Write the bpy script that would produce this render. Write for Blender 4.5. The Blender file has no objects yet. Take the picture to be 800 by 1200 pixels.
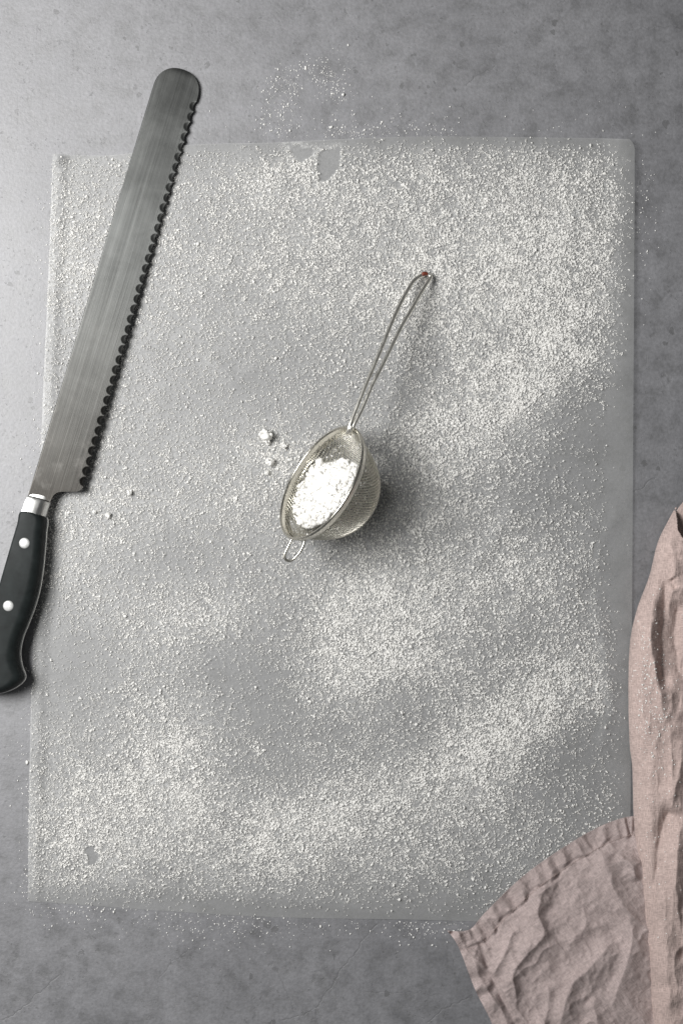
import bpy, bmesh, math
import numpy as np
from mathutils import Vector, Matrix

# ------------------------------------------------------------------ camera, light, exposure
sc = bpy.context.scene
COL = sc.collection
CAM_H = 0.85
PX = 0.0005                                  # metres per photo pixel on the table top

cam_d = bpy.data.cameras.new('camera')
cam = bpy.data.objects.new('camera', cam_d)
COL.objects.link(cam)
cam.location = (0, 0, CAM_H)
cam_d.sensor_fit = 'VERTICAL'
cam_d.sensor_height = 36.0
cam_d.sensor_width = 24.0
cam_d.lens = 36.0 * CAM_H / 0.6
cam_d.clip_start = 0.01
cam_d.clip_end = 50
sc.camera = cam

world = bpy.data.worlds.new('World')
sc.world = world
world.use_nodes = True
bg = world.node_tree.nodes['Background']
bg.inputs[0].default_value = (0.98, 1.0, 1.0, 1)
bg.inputs[1].default_value = 0.092

def area_light(name, loc, target, sx, sy, power, colr):
    d = bpy.data.lights.new(name, 'AREA')
    d.shape = 'RECTANGLE'; d.size = sx; d.size_y = sy
    d.energy = power; d.color = colr
    o = bpy.data.objects.new(name, d)
    COL.objects.link(o)
    o.location = loc
    o.rotation_euler = (Vector(target) - Vector(loc)).to_track_quat('-Z', 'Y').to_euler()
    return o

area_light('window_light', (-0.61, 0.21, 0.80), (0.0, 0.0, 0.0), 0.46, 0.46, 14.2, (1.0, 0.992, 0.98))

vs = sc.view_settings
vs.view_transform = 'Standard'
vs.look = 'None'
vs.exposure = 0.0
vs.gamma = 1.0
sc.cycles.max_bounces = 8
sc.cycles.transparent_max_bounces = 12
sc.cycles.use_denoising = True

rng = np.random.default_rng(11)

# ------------------------------------------------------------------ helpers
def P(px, py, z=0.0):
    """photo pixel -> world point lying at height z (straight-down view)"""
    k = (CAM_H - z) / CAM_H
    return ((np.asarray(px, float) - 400) * PX * k, (600 - np.asarray(py, float)) * PX * k, z + 0 * np.asarray(px, float))

def V(px, py, z=0.0):
    a = P(px, py, z)
    return Vector((float(a[0]), float(a[1]), float(z)))

def new_mesh(name, verts, faces, smooth=True, sharp=None, mats=(), uv=None):
    me = bpy.data.meshes.new(name)
    verts = np.asarray(verts, dtype=np.float32)
    if isinstance(faces, np.ndarray):
        n = faces.shape[1]; F = faces.shape[0]
        me.vertices.add(len(verts)); me.vertices.foreach_set('co', verts.ravel())
        me.loops.add(F * n); me.loops.foreach_set('vertex_index', faces.astype(np.int32).ravel())
        me.polygons.add(F)
        me.polygons.foreach_set('loop_start', np.arange(0, F * n, n, dtype=np.int32))
        me.update(calc_edges=True)
        me.validate()
    else:
        me.from_pydata([tuple(map(float, v)) for v in verts], [], faces)
        me.update()
    if smooth:
        me.polygons.foreach_set('use_smooth', np.ones(len(me.polygons), dtype=bool))
        if sharp: me.set_sharp_from_angle(angle=math.radians(sharp))
    if uv is not None:
        lay = me.uv_layers.new(name='UVMap')
        idx = np.empty(len(me.loops), dtype=np.int32)
        me.loops.foreach_get('vertex_index', idx)
        lay.data.foreach_set('uv', np.asarray(uv, dtype=np.float32)[idx].ravel())
    for m in mats: me.materials.append(m)
    return me

def obj(name, me, parent=None):
    o = bpy.data.objects.new(name, me)
    COL.objects.link(o)
    if parent is not None:
        o.parent = parent
        o.matrix_parent_inverse = Matrix.Translation(-parent.location)
    return o

def tag(o, label=None, cat=None, group=None, kind=None):
    if label: o['label'] = label
    if cat: o['category'] = cat
    if group: o['group'] = group
    if kind: o['kind'] = kind
    return o

def empty(name, loc):
    o = bpy.data.objects.new(name, None)
    COL.objects.link(o); o.location = loc; o.empty_display_size = 0.02
    return o

def _hash(ix, iy, seed):
    h = (ix.astype(np.int64) * 374761393 + iy.astype(np.int64) * 668265263 + seed * 974634777) & 0xffffffff
    h = ((h ^ (h >> 13)) * 1274126177) & 0xffffffff
    h = (h ^ (h >> 16)) & 0xffffffff
    return h / 4294967295.0

def vnoise(x, y, s, seed=0):
    x = np.asarray(x, float) / s; y = np.asarray(y, float) / s
    ix = np.floor(x).astype(np.int64); iy = np.floor(y).astype(np.int64)
    fx = x - ix; fy = y - iy
    fx = fx * fx * (3 - 2 * fx); fy = fy * fy * (3 - 2 * fy)
    a = _hash(ix, iy, seed); b = _hash(ix + 1, iy, seed); c = _hash(ix, iy + 1, seed); d = _hash(ix + 1, iy + 1, seed)
    return (a + (b - a) * fx) * (1 - fy) + (c + (d - c) * fx) * fy

def fbm(x, y, s, seed=0, octs=3):
    t = 0; w = 0.0; a = 1.0
    for k in range(octs):
        t = t + a * vnoise(x, y, s / 2 ** k, seed + 17 * k); w += a; a *= 0.55
    return t / w

def polydist(px, py, pts):
    """distance to polyline, with the side (+1 / -1) of it"""
    px = np.asarray(px, float); py = np.asarray(py, float)
    best = np.full(px.shape, 1e9); side = np.zeros(px.shape); par = np.zeros(px.shape)
    n = len(pts) - 1
    for k in range(n):
        ax, ay = pts[k]; bx, by = pts[k + 1]
        dx, dy = bx - ax, by - ay
        t = np.clip(((px - ax) * dx + (py - ay) * dy) / (dx * dx + dy * dy), 0, 1)
        d = np.hypot(px - ax - t * dx, py - ay - t * dy)
        s = np.sign(dx * (py - ay) - dy * (px - ax))
        m = d < best
        best = np.where(m, d, best); side = np.where(m, s, side); par = np.where(m, (k + t) / n, par)
    return best, side, par

def inside(px, py, poly):
    px = np.asarray(px, float); py = np.asarray(py, float)
    r = np.zeros(px.shape, bool)
    n = len(poly)
    for k in range(n):
        x1, y1 = poly[k]; x2, y2 = poly[(k + 1) % n]
        c = ((y1 > py) != (y2 > py)) & (px < (x2 - x1) * (py - y1) / (y2 - y1 + 1e-12) + x1)
        r ^= c
    return r

def sstep(a, b, x):
    t = np.clip((x - a) / (b - a), 0, 1)
    return t * t * (3 - 2 * t)

def crom(pts, sub, closed=False):
    pts = np.asarray(pts, float); n = len(pts); out = []
    rg = range(n if closed else n - 1)
    for i in rg:
        if closed: p0, p1, p2, p3 = pts[(i - 1) % n], pts[i], pts[(i + 1) % n], pts[(i + 2) % n]
        else: p0, p1, p2, p3 = pts[max(i - 1, 0)], pts[i], pts[i + 1], pts[min(i + 2, n - 1)]
        for k in range(sub):
            t = k / sub
            out.append(0.5 * (2 * p1 + (p2 - p0) * t + (2 * p0 - 5 * p1 + 4 * p2 - p3) * t * t + (3 * p1 - p0 - 3 * p2 + p3) * t ** 3))
    if not closed: out.append(pts[-1])
    return np.array(out)

def grid_faces(nr, nc):
    i, j = np.meshgrid(np.arange(nr - 1), np.arange(nc - 1), indexing='ij')
    a = (i * nc + j).ravel()
    return np.stack([a, a + 1, a + nc + 1, a + nc], 1)

def tube(path, r, sides=8, closed=False):
    path = [Vector(p) for p in path]; n = len(path)
    verts = []; faces = []
    rr = r if hasattr(r, '__len__') else [r] * n
    up = None
    for i in range(n):
        if closed: t = path[(i + 1) % n] - path[(i - 1) % n]
        else: t = path[min(i + 1, n - 1)] - path[max(i - 1, 0)]
        t.normalize()
        if up is None:
            up = t.orthogonal().normalized()
        up = (up - t * up.dot(t)).normalized()
        b = t.cross(up)
        for k in range(sides):
            a = 2 * math.pi * k / sides
            verts.append(path[i] + up * (math.cos(a) * rr[i]) + b * (math.sin(a) * rr[i]))
    m = n if closed else n - 1
    for i in range(m):
        for k in range(sides):
            faces.append((i * sides + k, i * sides + (k + 1) % sides, ((i + 1) % n) * sides + (k + 1) % sides, ((i + 1) % n) * sides + k))
    if not closed:
        faces.append(tuple(range(sides))[::-1]); faces.append(tuple(range((n - 1) * sides, n * sides)))
    return verts, faces

# ------------------------------------------------------------------ material helpers
class NT:
    def __init__(s, name):
        s.m = bpy.data.materials.new(name); s.m.use_nodes = True
        s.t = s.m.node_tree; s.n = s.t.nodes; s.l = s.t.links
        s.b = s.n['Principled BSDF']; s.out = s.n['Material Output']
    def node(s, typ, **kw):
        n = s.n.new(typ)
        for k, v in kw.items(): setattr(n, k, v)
        return n
    def set(s, sock, v):
        if hasattr(v, 'is_output') or isinstance(v, bpy.types.NodeSocket): s.l.new(v, sock)
        else: sock.default_value = v
    def math(s, op, a, b=None, clamp=False):
        n = s.node('ShaderNodeMath', operation=op); n.use_clamp = clamp
        s.set(n.inputs[0], a)
        if b is not None: s.set(n.inputs[1], b)
        return n.outputs[0]
    def vmath(s, op, a, b=None, scale=None):
        n = s.node('ShaderNodeVectorMath', operation=op)
        s.set(n.inputs[0], a)
        if b is not None: s.set(n.inputs[1], b)
        if scale is not None: s.set(n.inputs['Scale'], scale)
        return n.outputs['Value'] if op in ('DOT_PRODUCT', 'LENGTH', 'DISTANCE') else n.outputs[0]
    def noise(s, vec, scale, detail=3, rough=0.55, dist=0.0):
        n = s.node('ShaderNodeTexNoise'); s.set(n.inputs['Vector'], vec)
        n.inputs['Scale'].default_value = scale; n.inputs['Detail'].default_value = detail
        n.inputs['Roughness'].default_value = rough; n.inputs['Distortion'].default_value = dist
        return n.outputs['Fac']
    def ramp(s, fac, stops):
        n = s.node('ShaderNodeValToRGB'); s.set(n.inputs[0], fac)
        e = n.color_ramp.elements
        while len(e) < len(stops): e.new(0.5)
        for i, (p, c) in enumerate(stops):
            e[i].position = p
            e[i].color = (c, c, c, 1) if not hasattr(c, '__len__') else (*c, 1)
        return n.outputs[0]
    def mix(s, fac, a, b, mode='MIX'):
        n = s.node('ShaderNodeMix', data_type='RGBA', blend_type=mode)
        s.set(n.inputs[0], fac)
        for sock, v in ((n.inputs[6], a), (n.inputs[7], b)):
            s.set(sock, v if not hasattr(v, '__len__') else (*v, 1))
        return n.outputs[2]
    def mapping(s, vec, scale=(1, 1, 1), rot=(0, 0, 0)):
        n = s.node('ShaderNodeMapping'); s.set(n.inputs[0], vec)
        n.inputs['Scale'].default_value = scale; n.inputs['Rotation'].default_value = rot
        return n.outputs[0]
    def bump(s, h, strength=0.3, dist=0.001):
        n = s.node('ShaderNodeBump'); s.set(n.inputs['Height'], h)
        n.inputs['Strength'].default_value = strength; n.inputs['Distance'].default_value = dist
        s.l.new(n.outputs[0], s.b.inputs['Normal'])
        return n
    def P(s, **kw):
        for k, v in kw.items():
            s.set(s.b.inputs[k.replace('_', ' ')], v if not (hasattr(v, '__len__') and not isinstance(v, str)) else (*v, 1))
        return s

# --- concrete-look table top
T = NT('concrete_table')
co = T.node('ShaderNodeTexCoord').outputs['Object']
n1 = T.noise(co, 11, 5, 0.6, 0.1)
n2 = T.noise(co, 75, 7, 0.68, 0.15)
n3 = T.noise(co, 520, 4, 0.65)
base = T.ramp(n1, [(0.3, (0.124, 0.124, 0.136)), (0.72, (0.180, 0.180, 0.193))])
blotch = T.ramp(n2, [(0.34, 0.60), (0.49, 0.97), (0.66, 1.20)])
base = T.mix(1.0, base, blotch, 'MULTIPLY')
fine = T.ramp(n3, [(0.3, 0.72), (0.7, 1.22)])
base = T.mix(1.0, base, fine, 'MULTIPLY')
# small dark pits, thinly spread, with ragged outlines
rag = T.node('ShaderNodeTexNoise'); T.set(rag.inputs['Vector'], co); rag.inputs['Scale'].default_value = 480; rag.inputs['Detail'].default_value = 3
cw = T.vmath('ADD', co, T.vmath('SCALE', T.vmath('SUBTRACT', rag.outputs['Color'], (0.5, 0.5, 0.5)), scale=0.0042))
vo = T.node('ShaderNodeTexVoronoi'); T.set(vo.inputs['Vector'], cw); vo.inputs['Scale'].default_value = 95
pit_r = T.math('SUBTRACT', T.noise(co, 60, 2), 0.40)
pit = T.math('LESS_THAN', vo.outputs['Distance'], T.math('MULTIPLY', pit_r, 0.8))
pit = T.math('MULTIPLY', pit, T.math('GREATER_THAN', T.noise(co, 33, 2), 0.47))
vo2 = T.node('ShaderNodeTexVoronoi'); T.set(vo2.inputs['Vector'], cw); vo2.inputs['Scale'].default_value = 330
pit2 = T.math('LESS_THAN', vo2.outputs['Distance'], T.math('MULTIPLY', T.math('SUBTRACT', T.noise(co, 90, 3), 0.36), 0.85))
pit2 = T.math('MULTIPLY', pit2, T.math('GREATER_THAN', T.noise(co, 24, 3), 0.47))
pit = T.math('MAXIMUM', pit, T.math('MULTIPLY', pit2, 0.7))
scr = T.noise(T.mapping(co, (900, 26, 1), (0, 0, 0.7)), 1.0, 2, 0.5)
scr = T.math('MULTIPLY', T.math('GREATER_THAN', scr, 0.70), T.math('GREATER_THAN', T.noise(co, 28, 2), 0.52))
pit = T.math('MAXIMUM', pit, T.math('MULTIPLY', scr, 0.35))
# wear marks and hairline cracks of the board
wob = T.node('ShaderNodeTexNoise'); T.set(wob.inputs['Vector'], co); wob.inputs['Scale'].default_value = 170; wob.inputs['Detail'].default_value = 3
wv = T.vmath('SCALE', T.vmath('SUBTRACT', wob.outputs['Color'], (0.5, 0.5, 0.5)), scale=0.006)
pw = T.vmath('MULTIPLY', T.vmath('ADD', co, wv), (1, 1, 0))
cracks = [([(440, 1082), (398, 1140), (370, 1182), (356, 1191), (330, 1196)], 0.9),
          ([(322, 1135), (338, 1165), (348, 1192)], 0.7),
          ([(500, 1198), (525, 1180), (553, 1167)], 0.9),
          ([(0, 1197), (25, 1183), (72, 1141)], 0.8),
          ([(185, 1148), (206, 1124), (222, 1113)], 0.5),
          ([(546, 99), (580, 76)], 0.9),
          ([(742, 577), (767, 560)], 1.0),
          ([(738, 36), (770, 30), (800, 31)], 0.6),
          ([(430, 1163), (520, 1165)], 0.45)]
crack = None
for pts, w in cracks:
    for (ax, ay), (bx, by) in zip(pts[:-1], pts[1:]):
        A = V(ax, ay); B = V(bx, by); D = B - A
        rel = T.vmath('SUBTRACT', pw, tuple(A))
        t = T.math('MULTIPLY', T.vmath('DOT_PRODUCT', rel, tuple(D)), 1.0 / D.length_squared, True)
        dist = T.vmath('DISTANCE', rel, T.vmath('SCALE', tuple(D), scale=t))
        mk = T.math('MULTIPLY', T.math('SUBTRACT', 1.0, T.math('DIVIDE', dist, 0.00066), True), w)
        crack = mk if crack is None else T.math('MAXIMUM', crack, mk)
spots = [(317, 1130, 4), (376, 1150, 8), (368, 1146, 5), (130, 1092, 8), (137, 1096, 4), (52, 1139, 10), (25, 1160, 9), (18, 1172, 7), (74, 1118, 8),
         (764, 393, 4), (777, 440, 4), (784, 446, 3), (686, 83, 2.5), (510, 96, 3), (405, 13, 3), (68, 187, 4),
         (20, 1120, 6)]
pw2 = T.vmath('MULTIPLY', cw, (1, 1, 0))
spot = None
for x, y, r in spots:
    d = T.vmath('DISTANCE', pw2, tuple(V(x, y)))
    mk = T.math('SUBTRACT', 1.0, T.math('DIVIDE', d, r * PX * 1.1), True)
    spot = mk if spot is None else T.math('MAXIMUM', spot, mk)
gap = T.math('GREATER_THAN', T.noise(co, 260, 2), 0.40)
crack = T.math('MULTIPLY', crack, T.math('ADD', T.math('MULTIPLY', gap, 0.6), 0.4))
dark = T.math('MAXIMUM', T.math('MAXIMUM', T.math('MULTIPLY', crack, 0.58), T.math('MULTIPLY', spot, 0.75)), T.math('MULTIPLY', pit, 0.85), True)
base = T.mix(T.math('MULTIPLY', dark, 0.8), base, (0.045, 0.045, 0.048))
T.b.inputs['IOR'].default_value = 1.88
T.P(Base_Color=base, Roughness=T.ramp(n2, [(0.3, 0.56), (0.7, 0.63)]))
T.b.inputs['Specular IOR Level'].default_value = 1.0
hh = T.math('SUBTRACT', T.math('ADD', T.math('MULTIPLY', n2, 0.5), T.math('MULTIPLY', n3, 0.35)), T.math('MULTIPLY', dark, 0.45))
T.bump(hh, 0.55, 0.0006)
M_TABLE = T.m

# --- baking paper: thin, waxy, half see-through
T = NT('baking_paper')
co = T.node('ShaderNodeTexCoord').outputs['Object']
dust = T.node('ShaderNodeAttribute', attribute_name='sugar_film').outputs['Fac']
fib = T.noise(co, 700, 4, 0.6)
cloud = T.noise(co, 60, 4, 0.6)
gr = T.ramp(T.noise(co, 650, 3, 0.7), [(0.36, 0.25), (0.66, 1.7)])
dust = T.math('MULTIPLY', dust, gr, True)
colr = T.mix(dust, (0.49, 0.495, 0.488), (0.86, 0.86, 0.845))
T.b.inputs['IOR'].default_value = 1.75
T.P(Base_Color=colr, Roughness=0.55)
T.b.inputs['Specular IOR Level'].default_value = 0.8
T.bump(T.math('ADD', T.math('MULTIPLY', fib, 0.4), cloud), 0.25, 0.0005)
tr = T.node('ShaderNodeBsdfTransparent'); tr.inputs[0].default_value = (0.97, 0.97, 0.965, 1)
mx = T.node('ShaderNodeMixShader')
op = T.math('ADD', T.ramp(cloud, [(0.3, 0.26), (0.7, 0.34)]), T.math('MULTIPLY', dust, 0.40), True)
T.set(mx.inputs[0], op); T.l.new(tr.outputs[0], mx.inputs[1]); T.l.new(T.b.outputs[0], mx.inputs[2])
T.l.new(mx.outputs[0], T.out.inputs[0])
M_PAPER = T.m

# --- powdered sugar
T = NT('powdered_sugar')
co = T.node('ShaderNodeTexCoord').outputs['Object']
T.P(Base_Color=T.ramp(T.noise(co, 900, 2), [(0.3, (0.84, 0.83, 0.80)), (0.7, (0.93, 0.92, 0.895))]), Roughness=0.95)
T.b.inputs['Specular IOR Level'].default_value = 0.15
T.bump(T.noise(co, 2600, 3, 0.7), 0.6, 0.0004)
M_SUGAR = T.m

# --- steel of the blade, brushed lengthwise (UV is length / width in metres)
T = NT('brushed_steel')
uv = T.node('ShaderNodeUVMap').outputs[0]
co = T.node('ShaderNodeTexCoord').outputs['Object']
st = T.noise(T.mapping(uv, (6, 1500, 1)), 1.0, 4, 0.7)
st2 = T.noise(T.mapping(uv, (3, 220, 1)), 1.0, 3, 0.6)
cl = T.noise(co, 38, 5, 0.65, 0.5)
sx = T.node('ShaderNodeSeparateXYZ'); T.set(sx.inputs[0], uv)
heel = T.ramp(sx.outputs[0], [(0.0, 1.0), (0.16, 0.0)])
c = T.ramp(st2, [(0.3, (0.110, 0.113, 0.110)), (0.7, (0.170, 0.174, 0.169))])
c = T.mix(T.math('MULTIPLY', heel, 0.85), c, (0.034, 0.030, 0.026))
c = T.mix(1.0, c, T.ramp(cl, [(0.3, 0.8), (0.7, 1.15)]), 'MULTIPLY')
c = T.mix(1.0, c, T.ramp(T.noise(T.mapping(uv, (9, 700, 1)), 1.0, 3, 0.6), [(0.3, 0.86), (0.62, 1.04), (0.75, 1.28)]), 'MULTIPLY')
smear = T.ramp(T.noise(co, 85, 4, 0.6, 0.1), [(0.55, 0.0), (0.75, 0.35)])
c = T.mix(T.math('MULTIPLY', smear, heel), c, (0.17, 0.165, 0.155))
T.P(Base_Color=c, Metallic=1.0, Roughness=T.ramp(T.math('ADD', T.math('MULTIPLY', st, 0.6), T.math('MULTIPLY', cl, 0.4)), [(0.3, 0.34), (0.7, 0.46)]))
T.bump(st, 0.22, 0.0002)
M_BLADE = T.m

def metal(name, colr, rough, amp=0.06):
    T = NT(name); co = T.node('ShaderNodeTexCoord').outputs['Object']
    n = T.noise(co, 300, 3)
    T.P(Base_Color=colr, Metallic=1.0, Roughness=T.ramp(n, [(0.3, rough - amp), (0.7, rough + amp)]))
    T.bump(n, 0.05, 0.0002)
    return T.m
M_STEEL = metal('polished_steel', (0.60, 0.60, 0.585), 0.34)
M_WIRE = metal('sieve_steel', (0.86, 0.84, 0.78), 0.36)
M_RIM = metal('sieve_rim_steel', (0.60, 0.58, 0.52), 0.25)
M_MESH = metal('sieve_mesh_steel', (0.66, 0.64, 0.57), 0.33)

T = NT('rivet_steel'); co = T.node('ShaderNodeTexCoord').outputs['Object']
n = T.noise(co, 900, 3)
T.P(Base_Color=T.ramp(n, [(0.3, (0.50, 0.51, 0.50)), (0.7, (0.72, 0.72, 0.71))]), Metallic=0.5, Roughness=0.55)
M_RIVET = T.m

T = NT('black_handle'); co = T.node('ShaderNodeTexCoord').outputs['Object']
n = T.noise(co, 160, 5, 0.65); n2 = T.noise(co, 22, 3)
T.P(Base_Color=T.ramp(n, [(0.3, (0.008, 0.0105, 0.0105)), (0.72, (0.019, 0.024, 0.024))]), Roughness=T.ramp(n2, [(0.3, 0.42), (0.7, 0.56)]))
T.b.inputs['Specular IOR Level'].default_value = 0.20
T.bump(n, 0.12, 0.0003)
M_BLACK = T.m

T = NT('red_residue'); co = T.node('ShaderNodeTexCoord').outputs['Object']
T.P(Base_Color=T.ramp(T.noise(co, 1200, 3), [(0.35, (0.10, 0.02, 0.012)), (0.65, (0.26, 0.06, 0.03))]), Roughness=0.5)
M_RED = T.m

# --- washed pink linen (UV in metres along the threads)
def linen(name, tint):
    T = NT(name)
    uv = T.node('ShaderNodeUVMap').outputs[0]
    co = T.node('ShaderNodeTexCoord').outputs['Object']
    a = T.noise(T.mapping(uv, (1500, 330, 1)), 1.0, 2, 0.5)
    b = T.noise(T.mapping(uv, (330, 1500, 1), (0, 0, 0)), 1.0, 2, 0.5)
    thr = T.math('MAXIMUM', a, b)
    slub = T.noise(co, 35, 4, 0.6)
    c = T.ramp(thr, [(0.42, tuple(x * 0.74 for x in tint)), (0.68, tuple(min(1, x * 1.10) for x in tint))])
    c = T.mix(1.0, c, T.ramp(slub, [(0.3, 0.90), (0.7, 1.07)]), 'MULTIPLY')
    T.P(Base_Color=c, Roughness=0.95)
    T.b.inputs['Specular IOR Level'].default_value = 0.1
    T.b.inputs['Sheen Weight'].default_value = 0.15
    cr = T.noise(co, 120, 4, 0.6, 0.3)
    T.bump(T.math('ADD', T.math('MULTIPLY', thr, 0.7), T.math('MULTIPLY', cr, 0.9)), 0.8, 0.0009)
    return T.m
M_LINEN = linen('pink_linen', (0.57, 0.450, 0.415))
M_LINEN_SHADED = linen('pink_linen_shaded', (0.475, 0.392, 0.378))  # same cloth for lower flap and hem, duller light painted into the tint
M_THREAD = linen('pink_thread', (0.64, 0.52, 0.49))

# ------------------------------------------------------------------ table top
v = [];
bm = bmesh.new()
bmesh.ops.create_cube(bm, size=1.0)
bmesh.ops.scale(bm, vec=(1.3, 1.5, 0.03), verts=bm.verts)
bmesh.ops.translate(bm, vec=(0, 0, -0.015), verts=bm.verts)
bmesh.ops.bevel(bm, geom=[e for e in bm.edges], offset=0.003, segments=2, affect='EDGES')
me = bpy.data.meshes.new('tabletop'); bm.to_mesh(me); bm.free(); me.materials.append(M_TABLE)
tag(obj('tabletop', me), 'mottled grey concrete-look tabletop with hairline cracks', 'tabletop', kind='structure')

# ------------------------------------------------------------------ where the sugar lies
#        x    y   long short angle  amount      (photo pixels; angle of the long axis, up-right positive)
BLOBS = [(600, 270, 170, 75, 0, 0.22), (575, 305, 80, 45, 20, 0.28), (690, 215, 55, 40, 0, 0.12), (470, 215, 110, 40, 0, 0.12),
         (640, 345, 60, 40, 30, 0.28), (580, 462, 75, 28, 32, 0.62), (640, 420, 45, 25, 45, 0.34), (500, 400, 80, 60, 0, 0.16),
         (545, 560, 70, 60, 60, 0.24), (500, 520, 60, 40, 0, 0.12), (470, 620, 70, 40, 0, 0.10), (620, 660, 90, 50, 20, 0.16),
         (430, 755, 62, 42, 55, 0.62), (400, 725, 60, 30, 70, 0.26), (495, 770, 40, 25, 0, 0.22), (520, 700, 90, 30, 10, 0.16),
         (575, 865, 62, 36, 30, 0.55), (630, 825, 55, 26, 40, 0.32), (690, 790, 45, 32, 60, 0.20), (520, 905, 60, 30, 20, 0.20),
         (335, 975, 55, 32, 20, 0.46), (400, 950, 70, 35, 10, 0.26), (480, 985, 80, 40, 0, 0.18), (300, 1010, 60, 30, 0, 0.12),
         (205, 925, 55, 45, 40, 0.50), (150, 955, 60, 45, 0, 0.30), (90, 985, 55, 40, 0, 0.28), (190, 850, 35, 38, 60, 0.36), (75, 920, 40, 50, 0, 0.16),
         (225, 722, 55, 32, 15, 0.40), (185, 770, 60, 28, 40, 0.16), (95, 640, 45, 40, 0, 0.26), (140, 700, 60, 30, 0, 0.10),
         (95, 265, 40, 45, 0, 0.22), (80, 330, 30, 40, 0, 0.20), (270, 260, 120, 60, 0, 0.08), (330, 205, 60, 25, 0, 0.26), (400, 290, 80, 50, 0, 0.14),
         (180, 590, 70, 40, 0, 0.16), (300, 560, 60, 40, 0, 0.22), (310, 330, 90, 50, 0, 0.14), (320, 525, 25, 20, 0, 0.2), (200, 440, 60, 60, 0, 0.06),
         (640, 950, 70, 40, 20, 0.08),
         # thin places
         (275, 790, 60, 30, -20, -0.26), (330, 740, 40, 24, -30, -0.16), (210, 655, 90, 26, 0, -0.16), (90, 800, 60, 34, 0, -0.20), (60, 740, 40, 60, 0, -0.15),
         (270, 440, 60, 50, 0, -0.18), (590, 600, 70, 26, 40, -0.17), (660, 560, 60, 36, 50, -0.17), (695, 480, 36, 50, 70, -0.16), (705, 630, 34, 80, 0, -0.20),
         (650, 880, 60, 28, 30, -0.22), (690, 930, 50, 60, 0, -0.22), (500, 850, 50, 26, 20, -0.10), (400, 850, 60, 24, 30, -0.10), (300, 880, 40, 40, 60, -0.14),
         (380, 1060, 160, 24, 0, -0.24), (560, 1050, 60, 40, 0, -0.16), (450, 460, 34, 60, 70, -0.20), (470, 560, 30, 40, 0, -0.12), (742, 500, 20, 400, 0, -0.36),
         (560, 172, 200, 10, 0, -0.10), (700, 172, 60, 12, 0, -0.2), (260, 185, 60, 16, 0, -0.22), (370, 600, 30, 60, 60, -0.05)]
BARE = [[(336, 168), (374, 176), (352, 192), (344, 184)], [(372, 178), (398, 172), (398, 196), (384, 212), (373, 214)],
        [(99, 996), (104, 991), (112, 992), (111, 998), (117, 1001), (113, 1012), (104, 1015), (103, 1004)]]

TOP = crom([(62, 180), (130, 182), (220, 170), (320, 167), (400, 163), (500, 160), (620, 161), (700, 162), (737, 163)], 10)
LEFT = crom([(62, 180), (58, 300), (50, 480), (44, 640), (36, 850), (33, 1056)], 10)
RIGHT = crom([(737, 163), (742.5, 172), (743, 200), (742, 400), (740, 700), (738, 960), (737, 1088)], 10)
BOT = crom([(33, 1056), (120, 1062), (200, 1068), (330, 1075), (500, 1078), (640, 1083), (737, 1088)], 10)
def along(c, t):
    s = np.r_[0, np.cumsum(np.hypot(*np.diff(c, axis=0).T))]; s /= s[-1]
    return np.interp(t, s, c[:, 0]), np.interp(t, s, c[:, 1])
PAPER_POLY = [tuple(p) for p in TOP] + [tuple(p) for p in RIGHT] + [tuple(p) for p in BOT[::-1]] + [tuple(p) for p in LEFT[::-1]]

def paper_z(px, py):
    """height of the paper above the table, metres"""
    px = np.asarray(px, float); py = np.asarray(py, float)
    z = 0.0006 + 0.0018 * (fbm(px, py, 120, 5, 2) - 0.35).clip(0)
    xr = np.interp(py, [163, 175, 400, 1088], [739, 743, 742, 737])
    dr = (xr - px).clip(0)
    z = z + 0.0022 * sstep(40, 0, dr) * (0.55 + 0.45 * np.exp(-((py - 320) / 220) ** 2))   # right edge stands up a little
    z = z + 0.0018 * np.exp(-(np.hypot(px - 742, py - 172) / 34.0) ** 2)                            # corner
    xl = np.interp(py, [180, 480, 850, 1056], [62, 50, 36, 33])
    dl = (px - xl).clip(0)
    z = z + 0.0012 * np.exp(-((dl - 9) / 7.0) ** 2)
    z = z + 0.0038 * np.exp(-(np.hypot(px - 66, py - 185) / 8.0) ** 2)                              # curled tip
    # soft creases
    for pts, h, w in (([(722, 605), (703, 640), (700, 670)], 0.0005, 6), ([(700, 700), (716, 830), (705, 870)], 0.0007, 6), ([(250, 420), (275, 445), (300, 430)], 0.0006, 8),
                      ([(700, 190), (640, 330), (655, 470)], 0.0006, 16), ([(120, 1035), (260, 1050), (420, 1062)], 0.0005, 9), ([(600, 600), (560, 660)], 0.0007, 9)):
        d, s, _ = polydist(px, py, pts)
        z = z + h * np.exp(-(d / w) ** 2)
    return z

def density(px, py):
    px = np.asarray(px, float); py = np.asarray(py, float)
    d = np.full(px.shape, 0.40)
    for x, y, a, b, ang, w in BLOBS:
        c, s = math.cos(math.radians(ang)), math.sin(math.radians(ang))
        dx, dy = px - x, -(py - y)
        u = dx * c + dy * s; v = -dx * s + dy * c
        d = d + 0.98 * w * np.exp(-0.5 * ((u / a) ** 2 + (v / b) ** 2))
    # the clean strip down the right side
    xe = np.interp(py, [160, 350, 430, 560, 640, 720, 860, 960, 1090], [744, 744, 739, 728, 714, 724, 738, 742, 742])
    d = d * (0.03 + 0.97 * sstep(8, -34, px - xe))
    ye = np.interp(px, [30, 200, 400, 740], [1056, 1064, 1074, 1086])
    d = d * (0.12 + 0.88 * sstep(-2, 26, ye - py))
    yt = np.interp(px, [62, 220, 400, 740], [180, 170, 163, 163])
    d = d * (0.15 + 0.85 * sstep(0, 15, py - yt))
    return d.clip(0, 1)

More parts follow.
